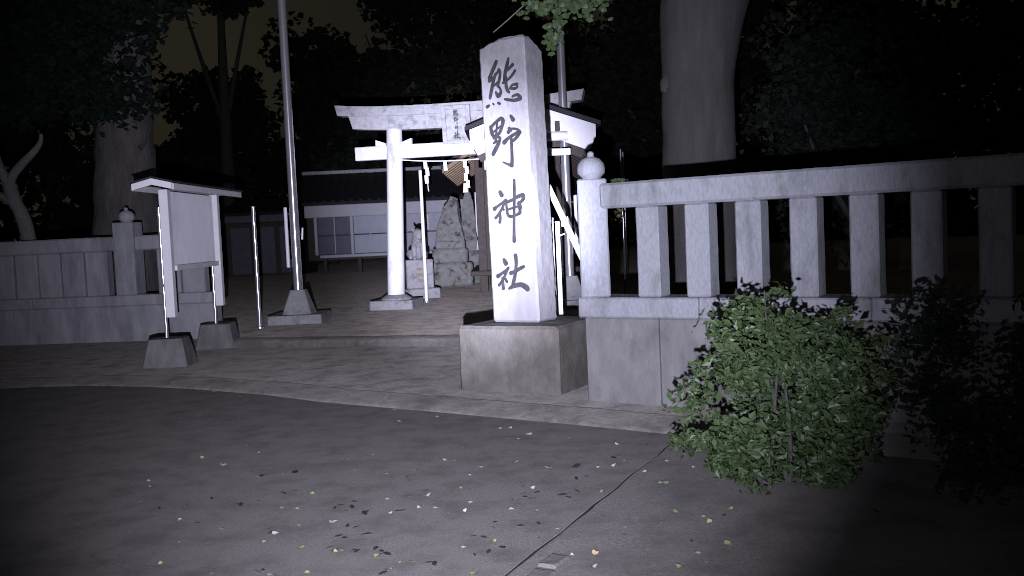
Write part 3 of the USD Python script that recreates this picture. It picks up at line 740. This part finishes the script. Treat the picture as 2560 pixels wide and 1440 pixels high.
gl = np.random.default_rng(21)
spots = []
for k in range(230):
    u = gl.uniform()
    if u < .42: c = (-1.85, -3.0, 4.0); e = (.3, .12, .10)
    elif u < .68: c = (-2.33, -3.0, 3.98); e = (.16, .1, .09)
    else:
        w_ = gl.uniform() ** .8; c = (-2.02 - .2 * w_, -3.0, 3.95 - .44 * w_); e = (.09 - .03 * w_, .07, .05)
    spots.append(np.array(c) + gl.normal(size=3) * np.array(e) * .7)
for q in spots:
    m = ginkgo_leaf(gl.uniform(.042, .065))
    R = trimesh.transformations.euler_matrix(gl.uniform(1.0, 2.4), gl.uniform(-.6, .6), gl.uniform(-.9, .9)); R[:3, 3] = q
    m.apply_transform(R); part("leaf", m, "ginkgo_leaf", br, False)

# the broad trunk at the left with foliage hanging over it
tree("broad_tree", "broad dim trunk behind the left fence with dark foliage over its upper half", (-7.35, 19.0),
     curve([(-.05, 0, .1), (-.02, 0, 1.5), (.02, 0, 3.0), (.1, 0, 5.0), (.2, 0, 8.0)], 60), radii([.78, .66, .55, .5, .42], 60),
     [(curve([(.2, 0, 6), (1.4, -.5, 7.5), (2.6, -.8, 8.6)]), radii([.22, .12, .05])), (curve([(0, 0, 5), (-1.5, -.4, 6.5), (-2.6, -.6, 7.4)]), radii([.2, .1, .05])),
      (curve([(.42, -.3, 3.4), (.6, -.5, 3.55), (.68, -.6, 3.85)]), radii([.05, .035, .02]))],
     blobs_in((-.6, -.6, 6.4), (3.4, 1.8, 2.6), 26, 7) + blobs_in((.4, -1.5, 4.6), (.8, .3, .5), 5, 8), 9000, .2, "dark_leaf", "left_bark", 7)
# the pale forked tree at the far left
tree("forked_tree", "slender pale forked tree behind the fence at the far left edge", (-8.35, 17.0),
     curve([(.1, 0, .1), (.03, 0, 1.8), (-.1, 0, 2.3), (-.22, 0, 2.72)], 30), radii([.14, .12, .11, .12], 30),
     [(curve([(-.22, 0, 2.66), (-.05, 0, 3.0), (.25, 0, 3.28), (.42, -.1, 3.55)]), radii([.085, .075, .06, .03])), (curve([(-.2, 0, 2.6), (-.32, 0, 2.9), (-.42, 0, 3.2), (-.5, 0, 3.9)]), radii([.09, .08, .07, .04])),
      (curve([(-.1, 0, 2.3), (-.4, -.05, 2.55), (-.7, -.1, 2.6)]), radii([.07, .06, .04]))],
     blobs_in((.1, .3, 4.9), (2.0, 1.4, 1.6), 22, 17), 7000, .13, "dark_leaf", "pale_bark", 17)

FAR = [("dark round-headed tree standing out against the glow left of the flagpole", -15.6, 55, 7.2, 2.9, 4.4), ("large dark tree behind the left half of the low hall roof", -9.6, 53, 8.8, 3.4, 4.6),
       ("tall dark tree rising behind the torii gate tablet", -3.6, 50, 10.5, 4.6, 6.2), ("dark tree behind the inscribed pillar top", 2.2, 46, 9.5, 4.8, 6.4), ("dark tree filling the gap right of the gabled shelter", 6.2, 34, 6.2, 3.9, 4.8),
       ("black tree mass above the middle of the right fence", 10.0, 27, 5.6, 3.9, 4.6), ("black tree mass at the top right corner above the fence", 13.5, 22, 6.0, 4.0, 4.8),
       ("dark tree in the top left corner behind the broad trunk", -19.5, 42, 7.5, 4.4, 5.5), ("low dark tree behind the annex left of the flagpole", -15.0, 46, 3.6, 3.2, 2.8), ("dark treetop above the flagpole at the top of the photo", -12.5, 44, 13.2, 2.6, 2.0),
       ("low dark tree behind the right end of the low hall roof", -5.2, 47, 4.6, 3.2, 3.0)]
for k, (lab, x, y, z, r, rv) in enumerate(FAR):
    g = np.random.default_rng(90 + k)
    tree("background_tree", lab, (x, y), curve([(0, 0, 0), (.1, 0, z * .5), (.2, 0, z)], 16), radii([.34, .26, .12], 16),
         [(curve([(.1, 0, z * .5), (sx * r * .4, 0, z * .8), (sx * r * .7, .2, z + rv * .2)], 10), radii([.13, .08, .03], 10)) for sx in (-1, 1)],
         blobs_in((0, 0, z), (r, r * .8, rv), 24 if k not in (4, 5, 6) else 34, 60 + k, .4), 6500 if k not in (4, 5, 6) else 13000, .3 * y / 45 + .05, "night_leaf", "dark_bark", 60 + k, "dark trees around the shrine court")
wd = thing("woodland", "black belt of woodland closing the view all round behind the shrine", "woodland", (0, 0, 0), kind="stuff")
gw = np.random.default_rng(4)
an = np.radians(np.linspace(-75, 75, 110))
bl = [(math.sin(a) * (62 + gw.uniform(-4, 4)), math.cos(a) * (62 + gw.uniform(-4, 4)), z, 4.2, 3.0, 2.6) for a in an for z in (1.5, gw.uniform(3.5, 6.0))]
part("foliage", leaves(cloud(bl, 42000, 4, .3), .75, 5), "night_leaf", wd, False, kind="stuff")
# evergreen behind the right fence
tree("evergreen_tree", "dark leafy evergreen behind the right fence, seen above the rail and between the balusters", (5.1, 14.2), curve([(0, 0, 0), (.05, 0, 1.5), (0, 0, 3.6)], 16), radii([.12, .1, .05], 16),
     [(curve([(.05, 0, 1.2), (-.5, -.2, 2.0), (-.9, -.3, 2.9)], 10), radii([.06, .04, .02], 10)), (curve([(.05, 0, 1.4), (.5, -.2, 2.2), (.9, -.2, 3.2)], 10), radii([.06, .04, .02], 10))],
     blobs_in((0, 0, 2.7), (1.6, 1.2, 2.1), 26, 31), 6500, .12, "dark_leaf", "dark_bark", 31)


# ------------------------------------------------------------------ shrubs before the wall
def shrub(label, loc, blobs, n, size, seed, stems, mat="shrub_leaf"):
    t = thing("leafy_shrub", label, "shrub", (*loc, 0))
    g = np.random.default_rng(seed)
    for k in range(stems):
        b = blobs[int(g.integers(len(blobs)))]; e = np.array(b[:3]) + g.normal(size=3) * .08; e[2] += b[5] * .3; e[1] = abs(e[1]) + .06
        s_ = np.array([e[0] * .45 + g.uniform(-.1, .1), e[1] * .5, 0]); mid = (s_ + e) / 2 + g.normal(size=3) * .04; mid[1] = max(mid[1], .05)
        part("stem", tube(curve([s_, mid, e], 10), np.linspace(.014, .004, 10), 6), "dark_bark", t, 50)
    part("foliage", leaves(cloud(blobs, n, seed, .6), size * np.random.default_rng(seed).uniform(.5, 1.5, min(n, len(cloud(blobs, n, seed, .6)))), seed + 1, .7, 0.45, .28), mat, t, False, kind="stuff")
    return t


gb = np.random.default_rng(8)
b1 = []
while len(b1) < 52:
    x_, z_ = gb.uniform(-.54, .54), gb.uniform(.04, 1.0)
    if abs(x_ / .5) ** 2.4 + abs((z_ - .52) / .5) ** 3 > 1 - .25 * gb.uniform(): continue
    b1.append((x_ + .05, gb.uniform(-.22, .3), z_, gb.uniform(.13, .24), gb.uniform(.13, .2), gb.uniform(.09, .15)))
b1 += [(-.02, .05, .93, .22, .18, .12), (.12, .05, .88, .2, .18, .12), (-.5, 0, .5, .17, .15, .12), (-.52, -.05, .3, .15, .14, .1), (.56, 0, .75, .2, .18, .14)]
for k_ in range(22):  # sprigs that stick out
    a_ = gb.uniform(0, 2 * math.pi); b1.append((.05 + .56 * math.cos(a_) * gb.uniform(.85, 1.15), gb.uniform(-.2, .2), max(.06, .55 + .56 * math.sin(a_)), gb.uniform(.05, .1), .08, gb.uniform(.05, .09)))
shrub("bushy green shrub in front of the fence wall, lit by the torch", (1.5, 5.6), b1, 11500, .046, 41, 7)
b2 = [(gb.uniform(-.6, 1.2), gb.uniform(-.3, .3), z, gb.uniform(.2, .34), gb.uniform(.16, .26), gb.uniform(.13, .2)) for z in np.repeat([.2, .4, .6, .8, 1.0], 6)]
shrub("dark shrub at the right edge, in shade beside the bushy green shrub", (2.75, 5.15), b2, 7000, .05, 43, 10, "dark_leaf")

sp = thing("yellow_leaved_plant", "small sprig of yellow leaves seen through the first gap of the right fence", "plant", (1.95, 17.0, .13))
part("stem", tube(curve([(0, 0, 0), (.02, 0, .9), (0, 0, 1.62)], 10), np.linspace(.012, .005, 10), 6), "dark_bark", sp, 50)
part("foliage", leaves(np.random.default_rng(5).normal(size=(26, 3)) * [.07, .05, .07] + [-.03, 0, 1.6], .07, 6), "yellow_leaf", sp, False)

# ------------------------------------------------------------------ fallen leaves (photo positions on the ground)
def ground_at(px, py, z=0.0):
    d = fw + cr * (px - 1280) / 2450 - cu * (py - 720) / 2450
    return EYE + d * (z - EYE[2]) / d[2]


KINDS = {}
for nm_, mat in (("yellow", "yellow_leaf"), ("pale", "pale_leaf"), ("green", "green_leaf"), ("dark", "wet_leaf")):
    c = stage.CreateClassPrim(f"/World/fallen_{nm_}_leaf_shape")
    s_ = .034
    if nm_ == "dark":
        v = np.array([[-1, 0, .0], [-.4, .42, .04], [.3, .5, .07], [1, .1, .03], [.5, -.38, .05], [-.3, -.45, .03], [0, 0, .09]]) * s_ * .72
        m = trimesh.Trimesh(v, [[6, (k + 1) % 6, k] for k in range(6)], process=False)
    else: m = ginkgo_leaf(s_)
    if nm_ != "dark":
        m.vertices[:, 2] += .002; m.vertices[:, 1] -= s_ * .5
    usdkit.mesh(stage, str(c.GetPath()) + "/blade", m, MATS[mat])
    KINDS[nm_] = c
LABS = {"yellow": ("small yellow fan-shaped leaf fallen on the ground", "yellow fallen leaves"), "pale": ("small pale whitish leaf fallen on the ground", "pale fallen leaves"), "green": ("small dull green leaf fallen on the ground", "green fallen leaves"), "dark": ("dark wet leaf stuck flat to the asphalt", "dark wet leaves")}
gf = np.random.default_rng(77); NUM = {}


def fallen(kind, x, y, z, s_=1.0):
    k = NUM.get(kind, 0); NUM[kind] = k + 1
    t = UsdGeom.Xform.Define(stage, f"/World/fallen_{kind}_leaf" + (f"_{k:03d}" if k else ""))
    t.AddTranslateOp().Set(Gf.Vec3d(x, y, z)); t.AddRotateXYZOp().Set(Gf.Vec3f(float(gf.uniform(-14, 14)), float(gf.uniform(-14, 14)), float(gf.uniform(0, 360)))); t.AddScaleOp().Set(Gf.Vec3f(s_, s_ * float(gf.uniform(.7, 1.1)), s_ * float(gf.uniform(.6, 1.8))))
    t.GetPrim().GetReferences().AddInternalReference(KINDS[kind].GetPath()); t.GetPrim().SetInstanceable(True)
    tag(t, LABS[kind][0], "leaf", LABS[kind][1])


PX = dict(yellow=[(535, 980), (600, 993), (725, 1000), (1095, 1043), (1360, 1055), (1385, 1056), (620, 1114), (640, 1298), (400, 1412), (555, 1325), (1415, 973), (1775, 1307), (1820, 1360), (1825, 1273), (1700, 1420), (1490, 1388), (1000, 1055), (985, 1026), (1010, 1026), (820, 1012), (845, 1012), (700, 1272), (870, 1280), (752, 1371), (945, 1392), (1690, 1280), (1500, 975), (508, 1146), (1180, 712), (930, 965)],
          pale=[(558, 1163), (692, 1336), (835, 1308), (1113, 1151), (1136, 1153), (1206, 1169), (1288, 1158), (1322, 1086), (965, 1248), (834, 1305), (1090, 1270), (1172, 1257), (1278, 1276), (1487, 1388), (1615, 1376), (1745, 1384), (1484, 1420), (1545, 1137), (1543, 1112), (1498, 1169), (1530, 1167), (1646, 1209), (1665, 1155), (1588, 1297), (1163, 1370), (775, 1178), (678, 1440), (1068, 1241), (1050, 1233), (1020, 1243), (1048, 1272), (1160, 1280), (1330, 1222), (897, 924), (848, 930), (1370, 1170), (1248, 1073), (1212, 1070), (1275, 1072), (1430, 1390), (1610, 1180), (1735, 1170), (1650, 1310)],
          green=[(1156, 1120), (1150, 1222), (945, 1392), (1185, 1435), (1660, 1208), (1690, 1282), (1750, 1202), (1810, 1200)],
          dark=[(860, 1220), (1010, 1193), (880, 1258), (895, 1310), (905, 1285), (850, 1340), (830, 1365), (870, 1375), (960, 1385), (1075, 1405), (970, 1425), (1000, 1278), (1440, 1165), (1450, 1195), (1320, 1235), (1330, 1242), (1345, 1300), (1230, 1375), (690, 1325), (740, 1180), (720, 1230), (650, 1190), (600, 1260), (1240, 1310), (1540, 1140), (955, 1368), (1205, 1345), (920, 1330), (850, 1275), (1420, 1240)])
for kd, ps in PX.items():
    for (x, y) in ps:
        q = ground_at(x, y, 0.003)
        inside = q[1] > 8.9 - .55 * q[0]
        z = .15 if q[1] > 13 else (.06 if q[1] > 9.3 - .68 * q[0] else .004)
        if kd == "dark":
            for _ in range(2): fallen(kd, q[0] + gf.normal() * .03, q[1] + gf.normal() * .035, z - .001, gf.uniform(.7, 1.5))
        else: fallen(kd, q[0], q[1], z, gf.uniform(.75, 1.25))
for _ in range(110):
    x, y = gf.uniform(-2.6, 1.9), gf.uniform(3.9, 7.2)
    if y > 8.6 - .75 * x - .9: continue
    fallen(["yellow", "pale", "green", "dark", "dark"][int(gf.integers(5))], x, y, .004, gf.uniform(.4, .95))
for _ in range(26):
    x = gf.uniform(-4, 0); fallen(["yellow", "pale"][int(gf.integers(2))], x, gf.uniform(14.3, 22), .136, gf.uniform(.8, 1.3))
